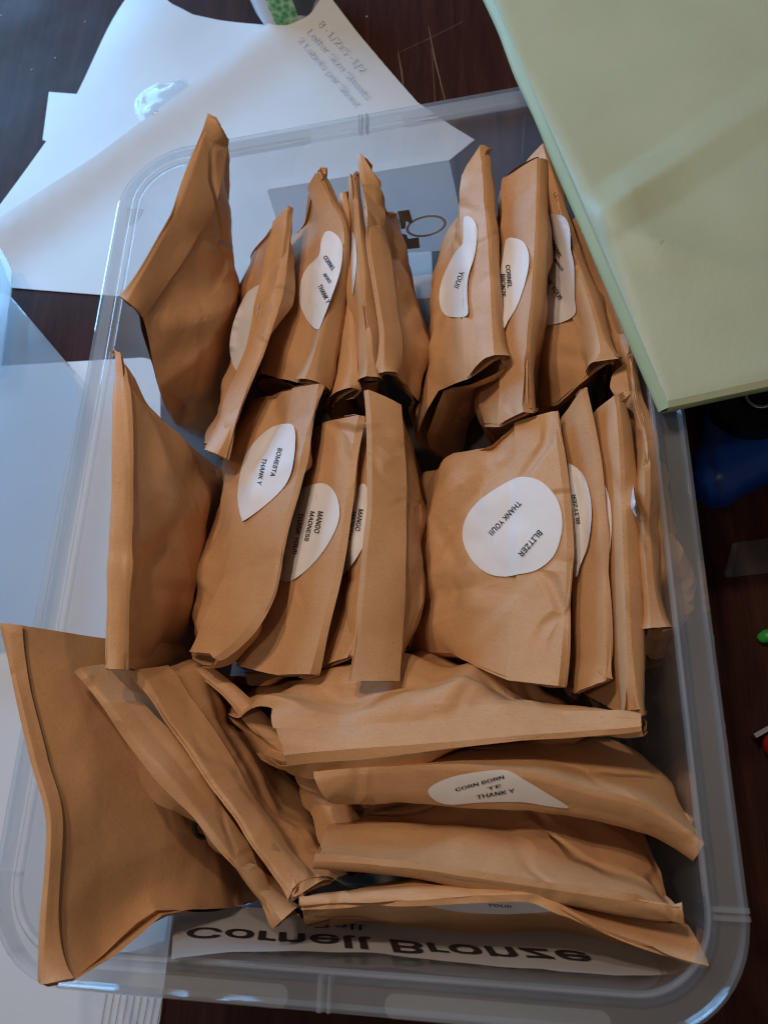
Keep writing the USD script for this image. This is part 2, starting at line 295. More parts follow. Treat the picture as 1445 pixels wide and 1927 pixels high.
# ------------------------------------------------------------------ kraft paper bags
NU, NV = 132, 14
def grid(rows):
    P = []
    for zs, pts in rows:
        zs = np.interp(np.linspace(0, 1, len(pts)), np.linspace(0, 1, len(np.atleast_1d(zs))), np.atleast_1d(zs)) / 100.0
        q = np.array([at(x, y, z) for (x, y), z in zip(pts, zs)])
        P.append(PchipInterpolator(np.linspace(0, 1, len(pts)), q)(np.linspace(0, 1, NU)))
    return np.array(P)                                  # rows x NU x 3
def hit(surf, pts):                                     # where the lines of sight through these pixels meet the bag's own paper
    best = np.full(len(pts), np.inf)
    for v, f in surf:
        p, d = to_px(v); a, b, c = p[f[:, 0]], p[f[:, 1]], p[f[:, 2]]; iz = 1 / d
        lo = np.minimum(np.minimum(a, b), c); hi = np.maximum(np.maximum(a, b), c)
        x0, y0, x1, y1 = pts[:, 0].min(), pts[:, 1].min(), pts[:, 0].max(), pts[:, 1].max()
        k = (hi[:, 0] >= x0) & (lo[:, 0] <= x1) & (hi[:, 1] >= y0) & (lo[:, 1] <= y1)
        F = f[k]; a, b, c = a[k], b[k], c[k]
        den = (b[:, 1] - c[:, 1]) * (a[:, 0] - c[:, 0]) + (c[:, 0] - b[:, 0]) * (a[:, 1] - c[:, 1]); den[np.abs(den) < 1e-9] = 1e-9
        for s in range(0, len(pts), 400):
            q = pts[s:s + 400, None, :]
            w0 = ((b[:, 1] - c[:, 1]) * (q[..., 0] - c[:, 0]) + (c[:, 0] - b[:, 0]) * (q[..., 1] - c[:, 1])) / den
            w1 = ((c[:, 1] - a[:, 1]) * (q[..., 0] - c[:, 0]) + (a[:, 0] - c[:, 0]) * (q[..., 1] - c[:, 1])) / den
            w2 = 1 - w0 - w1; ins = (w0 >= -1e-6) & (w1 >= -1e-6) & (w2 >= -1e-6)
            z = 1 / np.maximum(w0 * iz[F[:, 0]] + w1 * iz[F[:, 1]] + w2 * iz[F[:, 2]], 1e-6)
            best[s:s + 400] = np.minimum(best[s:s + 400], np.where(ins, z, np.inf).min(1) if len(F) else np.inf)
    return best
def lay(surf, pts, off, ease=0):
    d = hit(surf, pts); ok = np.isfinite(d)
    if ok.sum() < 3: return None
    if (~ok).any():
        from scipy.spatial import cKDTree
        _, i = cKDTree(pts[ok]).query(pts[~ok]); d[~ok] = d[ok][i]
    if ease:                                            # a stuck-on sheet bridges small steps
        from scipy.spatial import cKDTree
        c = (pts - pts.mean(0)) / 50; Q = np.c_[np.ones(len(c)), c, c ** 2, c[:, :1] * c[:, 1:], c ** 3]
        q = Q @ np.linalg.lstsq(Q, d, rcond=None)[0]; e = d - q; T = cKDTree(pts)
        nb = T.query_ball_point(pts, ease); e = np.array([e[i].min() for i in nb]); nb = T.query_ball_point(pts, ease); e = np.array([e[i].mean() for i in nb]); d = q + e
    dirs = np.stack([(pts[:, 0] - PW / 2) / FPX, (pts[:, 1] - PH / 2) / FPX, np.ones(len(pts))], 1) @ RW
    return CAM + dirs * (d - off)[:, None]

def bag(label, rows, flap=(0, 1), sticker=None, texts=(), seed=0, thickness=0.018, crumple=1.0, flare=(0.3, 1.0), low=0.3, group=None, extra=(), sticker_on='both', crisp=0.75):
    r = np.random.default_rng(1000 + seed)
    R = grid(rows); nf = len(R)
    last = R[-1].copy(); bot = last.copy(); bot[:, 2] = np.minimum(last[:, 2] * 0.6, 0.010 + 0.004 * r.random())
    bot[:, :2] += (R[0][:, :2] - last[:, :2]) * low
    F = np.concatenate([R, bot[None]])                   # visible face, then the hidden underside
    t = np.linspace(0, nf, nf * NV + 1)
    def fint(t):
        i = np.clip(t.astype(int), 0, nf - 1); w = (t - i)[:, None, None]
        return PchipInterpolator(np.arange(nf + 1), F, axis=0)(t) * (1 - crisp) + crisp * (F[i] * (1 - w) + F[i + 1] * w)
    front = fint(t)
    nb = 16; s = np.linspace(0, 1, nb + 2)[1:-1]
    chord = bot[None] * (1 - s)[:, None, None] + R[0][None] * s[:, None, None]
    cu = np.gradient(R.mean(0), axis=0).mean(0); cv = (bot - R[0]).mean(0); nrm = np.cross(cu, cv); nrm /= np.linalg.norm(nrm)
    if nrm @ (CAM - R.mean((0, 1))) < 0: nrm = -nrm
    u = np.linspace(0, 1, NU); edge = np.clip(5 * np.minimum(u, 1 - u), 0, 1) ** 0.6
    back = chord - nrm * (thickness * np.sin(np.pi * s) ** 1.35)[:, None, None] * edge[None, :, None]
    match = fint((1 - s) * nf) - nrm * 0.0012
    back = match * (1 - edge)[None, :, None] + back * edge[None, :, None]
    G = np.concatenate([front, back])                    # closed round v
    nv = len(G)
    def normals(G):
        du = np.gradient(G, axis=1); dv = (np.roll(G, -1, 0) - np.roll(G, 1, 0)); n = np.cross(du, dv); n /= np.maximum(np.linalg.norm(n, axis=2, keepdims=True), 1e-9)
        a = n[NV // 2:NV * max(nf - 1, 1)]; tocam = CAM - G[NV // 2:NV * max(nf - 1, 1)]
        return n * np.sign(((a * tocam).sum(-1)).mean())
    N = normals(G)
    # creases: straight folds that break the paper into slightly tilted facets
    c0 = R.mean((0, 1)); D = np.zeros(G.shape[:2])
    for k in range(40):
        d = r.normal(size=3); d /= np.linalg.norm(d); p = G[r.integers(nv), r.integers(NU)]
        dist = (G - p) @ d; w = r.uniform(0.006, 0.024)
        reach = np.exp(-((np.linalg.norm(G - p, axis=2) / r.uniform(0.030, 0.070)) ** 2))
        D += r.choice([-1, 1]) * r.uniform(0.05, 0.24) * np.maximum(w - np.sqrt(dist ** 2 + 0.0008 ** 2), 0) * reach
    fb = meshkit.fbm(G * 26.0, 3, seed) - 0.5; fb2 = np.abs(meshkit.noise(G * 70.0, seed + 50) - 0.5)
    amp = np.ones(nv); rowt = np.concatenate([t, np.full(nb, nf)]); amp = np.clip((rowt - flap[1] + 0.6), 0.25, 1.4)
    D = (D + 0.0010 * fb + 0.0005 * fb2) * crumple * amp[:, None]
    # a fan of pleats towards the two short ends
    G = G + N * D[..., None]
    N = normals(G)
    i = np.arange(nv)[:, None]; j = np.arange(NU - 1)[None]; i2 = (i + 1) % nv
    A, B, C, E = i * NU + j, i * NU + j + 1, i2 * NU + j + 1, i2 * NU + j
    A, B, C, E = np.broadcast_arrays(A, B, C, E)
    f = np.concatenate([np.stack([A, B, C], -1).reshape(-1, 3), np.stack([A, C, E], -1).reshape(-1, 3)])
    V = G.reshape(-1, 3)
    tri = np.cross(V[f[:, 1]] - V[f[:, 0]], V[f[:, 2]] - V[f[:, 0]])
    if (tri * N.reshape(-1, 3)[f[:, 0]]).sum() < 0: f = f[:, ::-1]
    base = (c0[0], c0[1], 0.005)
    kr = KRAFT[seed % 5]
    b = thing('kraft_paper_bag', label, 'paper bag', base, group or 'brown paper bags packed in the bin')
    obj('body', (V, f), kr, b, 24)
    surf = [(V, f)]
    if flap:
        k0, k1 = flap[0] * NV, flap[1] * NV
        idx = (np.arange(k0 - (2 if flap[0] == 0 else 0), k1 + 1)) % nv
        S, n = G[idx], N[idx]
        uu = np.linspace(0, 1, NU)
        fl = flare[0] * np.exp(-uu / 0.07) + flare[1] * np.exp(-(1 - uu) / 0.07)
        tt = np.linspace(0, 1, len(idx)); lift = np.sin(np.pi * np.clip(tt * 1.02, 0, 1)) ** 0.8
        o = 0.0005 + 0.0042 * fl[None] * lift[:, None] + 0.0014 * tt[:, None] + 0.0006 * meshkit.noise(S * 40, seed + 9)
        I, O = S + n * o[..., None], S + n * (o + 0.0003)[..., None]
        m = len(idx); v2 = np.concatenate([O.reshape(-1, 3), I.reshape(-1, 3)]); q = m * NU
        a = np.arange(m - 1)[:, None] * NU + np.arange(NU - 1)[None]; a = a.ravel()
        ff = [np.stack([a, a + 1, a + NU + 1], 1), np.stack([a, a + NU + 1, a + NU], 1)]
        ff += [x[:, ::-1] + q for x in ff[:2]]
        for e in (np.arange(NU), np.arange(NU) + (m - 1) * NU, np.arange(m) * NU, np.arange(m) * NU + NU - 1):
            ff += [np.stack([e[:-1], e[1:], e[1:] + q], 1), np.stack([e[:-1], e[1:] + q, e[:-1] + q], 1)]
        ff = np.concatenate(ff)
        tri = np.cross(v2[ff[:, 1]] - v2[ff[:, 0]], v2[ff[:, 2]] - v2[ff[:, 0]]); h = 2 * len(a)
        if (tri[:h] * n.reshape(-1, 3)[ff[:h, 0]]).sum() < 0: ff[:2 * h] = ff[:2 * h][:, ::-1]
        obj('flap', (v2, ff), kr, b, 20)
        surf.append((v2[:q], ff[:h]))
    if sticker:
        pl = Polygon(smooth4(sticker, 2)).buffer(0)
        p, tf = tri_poly(pl, 3.5)
        on = surf if sticker_on == 'both' else surf[:1]
        P = lay(on, p, 0.0007 if sticker_on == 'both' else 0.0003, 8.0 if sticker_on == 'both' else 5.0)
        if P is not None:
            st = obj('sticker', (P, tf[:, ::-1]), STICKER, b, True)
            for tx, a, c, h in texts:
                tv, t2 = text_flat(tx); tv = tv - [tv[:, 0].min(), 0.36]
                L = np.array(c, float) - a; ln = np.linalg.norm(L); d = L / ln; upv = np.array([d[1], -d[0]])
                px = np.array(a, float) + tv[:, :1] / tv[:, 0].max() * ln * d + tv[:, 1:] * h * 0.85 * upv
                Q = lay([(P, tf)], px, 0.0006)
                if Q is not None: obj('lettering', (Q, t2[:, ::-1]), INK, st)
    return b

bag('tall empty-looking kraft bag leaning over the far left corner of the bin', [
    ([20.5, 19.8, 19.2, 18.5], [(390, 212), (331, 380), (286, 470), (230, 560)]),
    ([18.5, 17.5, 17, 16.5], [(430, 262), (400, 385), (345, 480), (268, 597)]),
    ([13.5, 12.5, 11.5, 11.5], [(420, 410), (440, 500), (400, 640), (300, 735)]),
    ([8, 7, 6.5, 7], [(448, 590), (440, 650), (400, 740), (325, 795)])], seed=1, flare=(0.2, 1.3))
bag('narrow kraft bag with a lens-shaped THANK YOU sticker, beside the tall corner bag', [
    ([16, 15.8, 15.5, 15, 14.5], [(547, 388), (531, 520), (502, 640), (468, 730), (425, 862)]),
    ([15, 14.6, 14.2, 13.8, 13.4], [(522, 420), (505, 520), (472, 640), (436, 730), (388, 850)]),
    ([11.5, 11, 10.5, 10.5, 11.5], [(478, 472), (458, 560), (434, 690), (412, 760), (386, 846)]),
    ([8, 7, 7, 7, 9], [(474, 490), (452, 590), (424, 715), (404, 780), (384, 835)])], seed=2,
    sticker=[(494, 515), (490, 560), (477, 620), (461, 680), (451, 700), (441, 692), (433, 665), (434, 630), (445, 590), (465, 550), (490, 533)],
    texts=[('THANK YOU!!', (483, 592), (467, 660), 9)], sticker_on='body', flare=(.2, 1.4))
bag('kraft bag with a dog-eared pointed top and a half-folded CORNEL sticker', [
    ([17, 16, 15.5, 14.6, 14], [(603, 316), (638, 380), (656, 450), (639, 610), (615, 735)]),
    ([17.5, 16.5, 16, 15.5, 15], [(598, 322), (630, 385), (650, 448), (614, 590), (582, 722)]),
    ([16.5, 15.5, 14.8, 14.2, 14], [(580, 354), (603, 430), (611, 520), (590, 640), (563, 722)]),
    ([12.5, 12, 11.5, 11, 11], [(556, 437), (540, 470), (518, 570), (500, 650), (495, 705)]),
    ([8, 8, 8, 8, 8], [(545, 445), (522, 500), (500, 600), (485, 670), (482, 725)])], flap=(0, 2), seed=3,
    sticker=[(612, 436), (626, 436), (640, 450), (645, 470), (640, 510), (625, 555), (608, 600), (598, 620), (580, 605), (567, 580), (563, 555), (567, 525), (580, 500), (600, 480), (604, 455)],
    texts=[('CORNEL', (610, 482), (627, 508), 9), ('BRONZE', (609, 515), (621, 532), 7), ('THANK Y', (600, 536), (617, 570), 10)], flare=(.2, 1.6))
bag('thin dark kraft bag squeezed behind the dog-eared bag', [
    ([15.3, 14.8, 14.4, 14.2], [(648, 362), (662, 500), (664, 620), (670, 733)]),
    ([14.6, 14, 13.5, 13], [(637, 375), (646, 500), (641, 620), (620, 763)]),
    ([10, 9.5, 9, 9], [(630, 400), (636, 520), (626, 640), (612, 775)])], seed=4, thickness=.008, flare=(.1, 1.4))
bag('slim kraft bag with a sliver of white sticker, left of the tallest far-row fold', [
    ([15.8, 15.4, 15, 14.8, 14.4], [(676, 327), (690, 480), (706, 594), (715, 640), (711, 716)]),
    ([16.4, 16, 15.6, 15.5, 15.2], [(664, 324), (677, 460), (688, 594), (695, 640), (697, 716)]),
    ([15.5, 14.6, 14.4, 14.1, 14], [(656, 356), (668, 460), (667, 600), (672, 680), (681, 719)]),
    ([10, 9.6, 9.4, 9.2, 9], [(654, 370), (660, 480), (658, 620), (662, 700), (674, 760)])], flap=(0, 2), seed=5, thickness=.008,
    sticker=[(663, 436), (668, 450), (671, 487), (666, 540), (662, 548), (661, 445)], flare=(.2, 1.2))
bag('plump plain kraft bag with a pointed top fold in the middle of the far row', [
    ([17.6, 17, 16.5, 16, 15.8, 15.4], [(676, 286), (683, 380), (692, 470), (709, 574), (717, 638), (709, 702)]),
    ([16.8, 15.8, 15.2, 14.8, 14.6, 14.3], [(717, 343), (725, 400), (736, 490), (746, 574), (753, 640), (749, 708)]),
    ([13.5, 12.8, 12.2, 11.8, 11.4, 11], [(742, 391), (758, 440), (778, 520), (797, 600), (807, 670), (786, 755)]),
    ([8.5, 8, 8, 8, 8, 8], [(748, 408), (767, 480), (791, 560), (811, 650), (816, 712), (770, 768)])], seed=6, thickness=.012, flare=(.1, 1.5))
bag('kraft bag with a folded-over sticker reading YOU, right of the gap showing the far wall', [
    ([17, 16, 15.8, 15.5, 15], [(922, 284), (933, 400), (938, 480), (941, 570), (943, 670)]),
    ([17.5, 16.6, 16.3, 16, 15.6], [(907, 272), (914, 390), (921, 470), (926, 570), (932, 680)]),
    ([16.4, 15.4, 15, 14.8, 14.5], [(871, 328), (868, 397), (873, 460), (879, 560), (885, 713)]),
    ([13.2, 12.7, 12.2, 11.8, 11.6], [(862, 402), (835, 464), (822, 540), (819, 650), (828, 735)]),
    ([9, 8.5, 8.5, 8.5, 8.5], [(855, 420), (824, 490), (810, 590), (800, 720), (790, 830)])], flap=(0, 2), seed=7,
    sticker=[(872, 410), (885, 408), (895, 420), (898, 440), (893, 480), (881, 520), (879, 560), (879, 593), (850, 596), (835, 590), (827, 570), (828, 540), (840, 505), (858, 472), (871, 455)],
    texts=[('YOU!!', (868, 510), (857, 541), 10)], flare=(.1, 1.7))
bag('kraft bag with a half-hidden CORNEL sticker and a square top, second from the green bag', [
    ([16.5, 16, 15.5, 15.2, 15], [(1026, 305), (1027, 430), (1019, 576), (1009, 640), (1005, 776)]),
    ([17, 16.5, 16, 15.8, 15.5], [(1011, 302), (1010, 402), (1001, 560), (993, 640), (992, 780)]),
    ([16, 15.2, 14.8, 14.6, 14.3], [(956, 336), (952, 400), (946, 500), (941, 620), (940, 802)]),
    ([12.5, 12, 11.5, 11.5, 12.4], [(945, 402), (936, 460), (919, 570), (896, 700), (905, 803)]),
    ([9, 8.5, 8.5, 8.5, 10.5], [(940, 425), (926, 500), (908, 600), (882, 740), (922, 824)])], flap=(0, 2), seed=8,
    sticker=[(952, 452), (965, 447), (985, 455), (995, 480), (992, 515), (975, 570), (955, 605), (944, 624), (936, 600), (934, 540), (945, 490)],
    texts=[('CORNEL', (954, 498), (958, 541), 9), ('BRONZE', (945, 515), (946, 558), 9)], flare=(.1, .8))
bag('kraft bag with a wrinkled CORNEL sticker and an open rolled end beside the green bag', [
    ([16.4, 15.8, 15.4, 15, 14.5], [(1032, 268), (1058, 356), (1097, 483), (1131, 584), (1155, 680)]),
    ([16.6, 16.2, 15.8, 15.4, 15], [(1024, 272), (1045, 362), (1082, 485), (1117, 592), (1140, 686)]),
    ([15.5, 15, 14.5, 14, 13.8], [(990, 310), (1036, 420), (1068, 520), (1090, 620), (1108, 707)]),
    ([13, 12.8, 12.4, 12, 11], [(998, 335), (1020, 430), (1026, 540), (1030, 650), (1045, 762)]),
    ([9.5, 9, 9, 9, 8.5], [(985, 340), (990, 450), (985, 560), (985, 680), (1005, 772)])], flap=(0, 2), seed=9,
    sticker=[(1030, 410), (1045, 403), (1062, 408), (1072, 430), (1074, 470), (1080, 500), (1081, 560), (1083, 588), (1065, 603), (1035, 611), (1014, 608), (1014, 560), (1018, 480)],
    texts=[('CORNEL', (1038, 453), (1054, 485), 8), ('BRONZE', (1043, 488), (1058, 509), 6), ('THANK YOU!!', (1017, 505), (1054, 563), 10)], flare=(.1, 2.4))
bag('kraft bag almost hidden under the edge of the green bag', [
    ([15.2, 15, 14.8, 14.4], [(1095, 400), (1133, 500), (1163, 580), (1185, 650)]),
    ([14.4, 14, 13.6, 13.2], [(1070, 430), (1100, 500), (1125, 575), (1150, 646)]),
    ([9.5, 9, 9, 9], [(1060, 450), (1095, 530), (1118, 600), (1140, 690)])], seed=10, thickness=.008)
bag('crumpled slim kraft bag along the right wall of the bin', [
    ([14.6, 14.8, 15, 15, 14.5, 14.3, 14], [(1195, 640), (1214, 740), (1241, 830), (1243, 900), (1232, 1000), (1236, 1090), (1254, 1187)]),
    ([15.2, 15.4, 15.8, 15.9, 15.3, 15, 14.6], [(1181, 632), (1194, 740), (1215, 830), (1217, 910), (1215, 1000), (1221, 1090), (1231, 1182)]),
    ([14.5, 14, 14, 14, 13.8, 13.6, 13.3], [(1166, 626), (1174, 720), (1189, 810), (1194, 900), (1203, 1000), (1202, 1100), (1206, 1207)]),
    ([10, 10, 10.5, 11, 11, 10.5, 10.5], [(1160, 640), (1165, 740), (1178, 850), (1180, 920), (1196, 1010), (1198, 1110), (1208, 1237)])], flap=(0, 2), seed=11, thickness=.008, crumple=1.8,
    sticker=[(1180, 872), (1186, 866), (1191, 890), (1193, 930), (1201, 965), (1204, 978), (1190, 962), (1179, 925)], flare=(.1, 1.8))
bag('tall plain kraft bag standing against the left wall in the middle row', [
    ([20.6, 20.6, 20.3, 20, 19.6], [(216, 660), (216, 800), (211, 950), (205, 1100), (197, 1260)]),
    ([20.6, 20.2, 19.8, 19.4, 19], [(228, 668), (244, 800), (247, 950), (240, 1100), (237, 1262)]),
    ([18, 16.8, 16.2, 15.8, 15.8], [(262, 740), (305, 850), (318, 960), (305, 1100), (272, 1262)]),
    ([15, 12.5, 11.5, 11.5, 13], [(300, 785), (368, 870), (392, 960), (378, 1080), (296, 1257)]),
    ([11, 8.5, 7.5, 7.5, 10], [(325, 810), (400, 905), (406, 970), (374, 1170), (325, 1230)])], seed=12, crumple=.7, flare=(.1, .5))
bag('kraft bag with a pointed leaf-shaped THANK YOU sticker, second from left in the middle row', [
    ([15.8, 15.8, 15.6, 15.4, 15.2, 14.8, 14.5], [(607, 724), (588, 795), (565, 906), (536, 1012), (519, 1109), (462, 1200), (410, 1238)]),
    ([14.6, 14.3, 14, 13.8, 13.6, 13.5, 13.5], [(557, 733), (541, 795), (500, 890), (457, 980), (432, 1055), (393, 1165), (366, 1231)]),
    ([12.3, 12, 11.6, 11.6, 11.6, 12, 12.8], [(500, 745), (466, 800), (426, 890), (402, 985), (386, 1060), (386, 1130), (376, 1200)]),
    ([8, 8, 8, 8, 8, 9, 11], [(480, 762), (440, 830), (410, 900), (392, 1000), (376, 1085), (379, 1150), (372, 1210)])], seed=13, crumple=1.5,
    sticker=[(541, 797), (553, 803), (556, 830), (550, 880), (535, 915), (500, 950), (462, 978), (455, 977), (449, 955), (447, 930), (452, 890), (465, 850), (490, 820), (515, 802)],
    texts=[('BOMESTA', (526, 843), (511, 896), 9), ('THANK Y', (497, 862), (486, 912), 9)], flare=(.1, .5))
bag('kraft bag with a wide MANGO MADNESS sticker in the middle row', [
    ([15.5, 15.3, 15, 14.8, 14.6, 14.3], [(684, 782), (672, 840), (660, 941), (641, 1074), (620, 1160), (594, 1270)]),
    ([14, 13.7, 13.4, 13.2, 13, 13], [(612, 798), (601, 885), (580, 990), (552, 1092), (545, 1180), (530, 1272)]),
    ([12.2, 11.8, 11.5, 11.2, 11.2, 11.2], [(592, 808), (568, 890), (540, 1000), (508, 1100), (492, 1190), (474, 1262)]),
    ([8, 7.5, 7.5, 7.5, 7.5, 8], [(575, 825), (545, 900), (512, 1010), (484, 1110), (468, 1200), (462, 1258)])], seed=14,
    sticker=[(603, 909), (620, 915), (634, 935), (639, 965), (632, 995), (610, 1035), (580, 1070), (550, 1092), (535, 1094), (523, 1085), (530, 1050), (548, 960), (560, 925), (580, 914)],
    texts=[('MANGO', (602, 962), (594, 1003), 11), ('MADNESS', (587, 962), (575, 1018), 9), ('THANK YOU!!', (565, 965), (553, 1042), 10)], flare=(.1, .6))
bag('kraft bag with only half a MANGO sticker showing behind the broad plain fold', [
    ([14.6, 14.4, 14.2, 14, 13.6], [(705, 790), (702, 940), (694, 1080), (685, 1160), (668, 1236)]),
    ([13.4, 13.2, 13, 12.8, 12.6], [(680, 800), (665, 940), (650, 1080), (640, 1170), (612, 1259)]),
    ([10, 10, 10, 10, 10], [(660, 820), (640, 940), (625, 1080), (612, 1180), (600, 1262)])], seed=15, thickness=.010,
    sticker=[(684, 910), (693, 930), (692, 1000), (677, 1040), (656, 1070), (640, 1084), (640, 1040), (655, 980), (670, 925)],
    texts=[('MANGO', (678, 958), (671, 999), 10), ('MADNESS', (665, 962), (654, 1016), 9)], flare=(.1, .9))
bag('smooth plain kraft bag with a broad fold in the centre of the middle row', [
    ([16, 16, 15.8, 15.6, 15.4, 15], [(687, 733), (694, 820), (694, 950), (685, 1040), (672, 1170), (655, 1281)]),
    ([15, 14.9, 14.8, 14.7, 14.5, 14.2], [(750, 764), (757, 850), (762, 950), (761, 1050), (757, 1170), (749, 1283)]),
    ([13.0, 12.9, 12.9, 12.9, 12.8, 13.2], [(768, 815), (783, 890), (795, 980), (801, 1060), (804, 1130), (757, 1272)]),
    ([9.5, 9.5, 9.5, 9.5, 9.5, 10.5], [(774, 835), (791, 915), (800, 1000), (804, 1070), (807, 1135), (772, 1215)])], seed=16, crumple=.6, thickness=.012, flare=(.1, .5))
bag('kraft bag lying face up with a full round BLITZER sticker', [
    ([15.5, 15.6, 15.6, 15.5, 15.4, 15.2, 15], [(1050, 773), (1056, 833), (1067, 921), (1075, 1010), (1075, 1076), (1070, 1187), (1061, 1293)]),
    ([14.4, 14.6, 14.6, 14.6, 14.4, 14.2, 14], [(970, 797), (972, 855), (974, 895), (974, 1000), (972, 1085), (965, 1150), (957, 1281)]),
    ([13.3, 13.6, 13.7, 13.7, 13.6, 13, 12.5], [(925, 823), (905, 880), (890, 950), (888, 1020), (888, 1100), (890, 1170), (893, 1255)]),
    ([11.5, 12, 12, 12, 12, 11.5, 11], [(850, 867), (830, 900), (815, 960), (810, 1030), (810, 1100), (815, 1170), (850, 1230)]),
    ([8, 8.5, 8.5, 8.5, 8.5, 8.5, 8], [(800, 902), (788, 930), (780, 980), (775, 1050), (775, 1120), (770, 1180), (775, 1228)])], seed=17, thickness=.012,
    sticker=[(983, 897), (1008, 901), (1028, 914), (1047, 937), (1056, 964), (1058, 989), (1053, 1018), (1041, 1047), (1018, 1068), (997, 1077), (974, 1081), (954, 1085), (929, 1083), (904, 1071), (883, 1047), (871, 1018), (871, 993), (880, 968), (900, 943), (929, 922), (962, 903)],
    texts=[('THANK YOU!!', (977, 944), (921, 1004), 11), ('BLITZER', (1016, 999), (977, 1044), 12)], flare=(.05, .5))
bag('kraft bag with a narrow BLITZER sticker, just right of the face-up bag', [
    ([16, 15.6, 15.4, 15.2, 15, 14.8, 14.5], [(1099, 729), (1112, 790), (1129, 880), (1136, 960), (1143, 1070), (1150, 1187), (1155, 1278)]),
    ([14.2, 14, 13.8, 13.7, 13.6, 13.5, 13.4], [(1068, 786), (1067, 830), (1069, 900), (1074, 980), (1082, 1080), (1084, 1190), (1083, 1306)]),
    ([9.5, 9, 9, 9, 9, 9, 9], [(1055, 797), (1052, 850), (1055, 920), (1060, 1000), (1062, 1090), (1062, 1200), (1060, 1300)])], seed=18, thickness=.008, crumple=.8,
    sticker=[(1064, 880), (1073, 873), (1090, 885), (1103, 905), (1112, 945), (1112, 985), (1105, 1030), (1091, 1065), (1087, 1081), (1079, 1084), (1068, 1040), (1060, 960)],
    texts=[('BLITZER', (1089, 985), (1080, 930), 8)], flare=(.1, .8))
bag('long narrow kraft bag with a sliver of sticker, lowest end of the right-hand middle row', [
    ([15.3, 15.2, 15, 15, 15, 15, 15], [(1172, 738), (1183, 790), (1192, 880), (1198, 975), (1203, 1099), (1207, 1231), (1209, 1344)]),
    ([15.8, 15.7, 15.5, 15.5, 15.4, 15.4, 15.4], [(1160, 744), (1164, 800), (1169, 880), (1173, 980), (1178, 1099), (1184, 1231), (1193, 1347)]),
    ([14.2, 14, 13.9, 13.9, 13.9, 13.9, 14], [(1114, 782), (1120, 850), (1130, 920), (1140, 1000), (1150, 1110), (1163, 1240), (1176, 1348)]),
    ([10, 10, 10, 10, 10, 10, 9.5], [(1105, 795), (1105, 860), (1110, 930), (1115, 1010), (1115, 1110), (1112, 1220), (1100, 1305)])], flap=(0, 2), seed=19, thickness=.008, crumple=.5,
    sticker=[(1128, 905), (1137, 910), (1147, 940), (1151, 985), (1148, 1030), (1143, 1075), (1136, 1060), (1126, 1000)], flare=(.1, 1.0))
bag('large dull kraft bag standing in the near left corner, rising above the rim', [
    ([20.8, 20.4, 20, 19.8, 19.8, 19.8], [(2, 1173), (27, 1283), (60, 1425), (91, 1560), (80, 1739), (75, 1853)]),
    ([20.4, 19.8, 19.3, 19.1, 19.1, 19.2], [(40, 1177), (52, 1290), (82, 1420), (112, 1550), (104, 1740), (137, 1847)]),
    ([18, 17.4, 16.6, 16.5, 16.6, 17.2], [(120, 1190), (140, 1300), (180, 1430), (190, 1560), (190, 1720), (200, 1804)]),
    ([14.5, 13.5, 12.8, 12.6, 13.4, 14.5], [(197, 1203), (240, 1310), (290, 1430), (310, 1560), (290, 1665), (306, 1716)]),
    ([9.5, 8.5, 8.2, 8.2, 8.4, 9], [(260, 1220), (340, 1330), (390, 1450), (403, 1575), (415, 1650), (427, 1711)])], seed=20, thickness=.02, crumple=0.32, flare=(.1, .4), low=0.0)
bag('plain kraft bag with a straight diagonal fold, nearest to the corner bag', [
    ([18.6, 17.8, 17, 16.4, 15.9, 15.6, 15.3, 15], [(144, 1261), (195, 1323), (248, 1398), (310, 1469), (368, 1535), (412, 1593), (461, 1659), (520, 1743)]),
    ([17, 16.2, 15.4, 14.8, 14.3, 14, 13.8, 13.6], [(190, 1256), (250, 1320), (308, 1392), (368, 1470), (423, 1545), (465, 1605), (510, 1665), (567, 1712)]),
    ([13, 12, 11.2, 10.6, 10.2, 10, 10, 10.5], [(240, 1258), (300, 1325), (360, 1400), (415, 1475), (465, 1550), (505, 1610), (545, 1670), (590, 1705)])], seed=21, thickness=.006, crumple=.9, flare=(.1, 1.5), low=-0.05)
bag('plain kraft bag with a creased diagonal fold, lying above the straight diagonal one', [
    ([17.8, 17.3, 16.9, 16.5, 16.2, 16, 15.8, 15.6, 15.4], [(246, 1265), (278, 1301), (312, 1358), (356, 1416), (400, 1482), (444, 1540), (479, 1602), (510, 1646), (540, 1696)]),
    ([14.8, 14.6, 14.4, 14.3, 14.2, 14.1, 14, 14, 14], [(310, 1260), (346, 1310), (388, 1370), (432, 1435), (475, 1495), (520, 1555), (555, 1605), (588, 1640), (622, 1658)]),
    ([11.4, 11.2, 11, 11, 11, 11, 11, 11, 11], [(350, 1258), (398, 1315), (446, 1382), (495, 1445), (540, 1505), (580, 1560), (606, 1600), (628, 1628), (650, 1645)])], seed=22, thickness=.010, crumple=1.3, flare=(.1, .8), low=0.1)
bag('half-buried kraft bag between the diagonal bags and the sideways ones', [
    ([13, 12.6, 12.4, 12.2, 12, 12], [(340, 1256), (410, 1300), (480, 1380), (555, 1460), (615, 1530), (655, 1600)]),
    ([12.6, 12.2, 12, 11.8, 11.6, 11.4], [(400, 1258), (455, 1300), (525, 1370), (595, 1440), (650, 1505), (690, 1570)]),
    ([9, 8.5, 8, 8, 8, 8], [(450, 1262), (510, 1310), (580, 1380), (650, 1440), (700, 1500), (740, 1560)])], seed=23, thickness=.01, crumple=2.4)
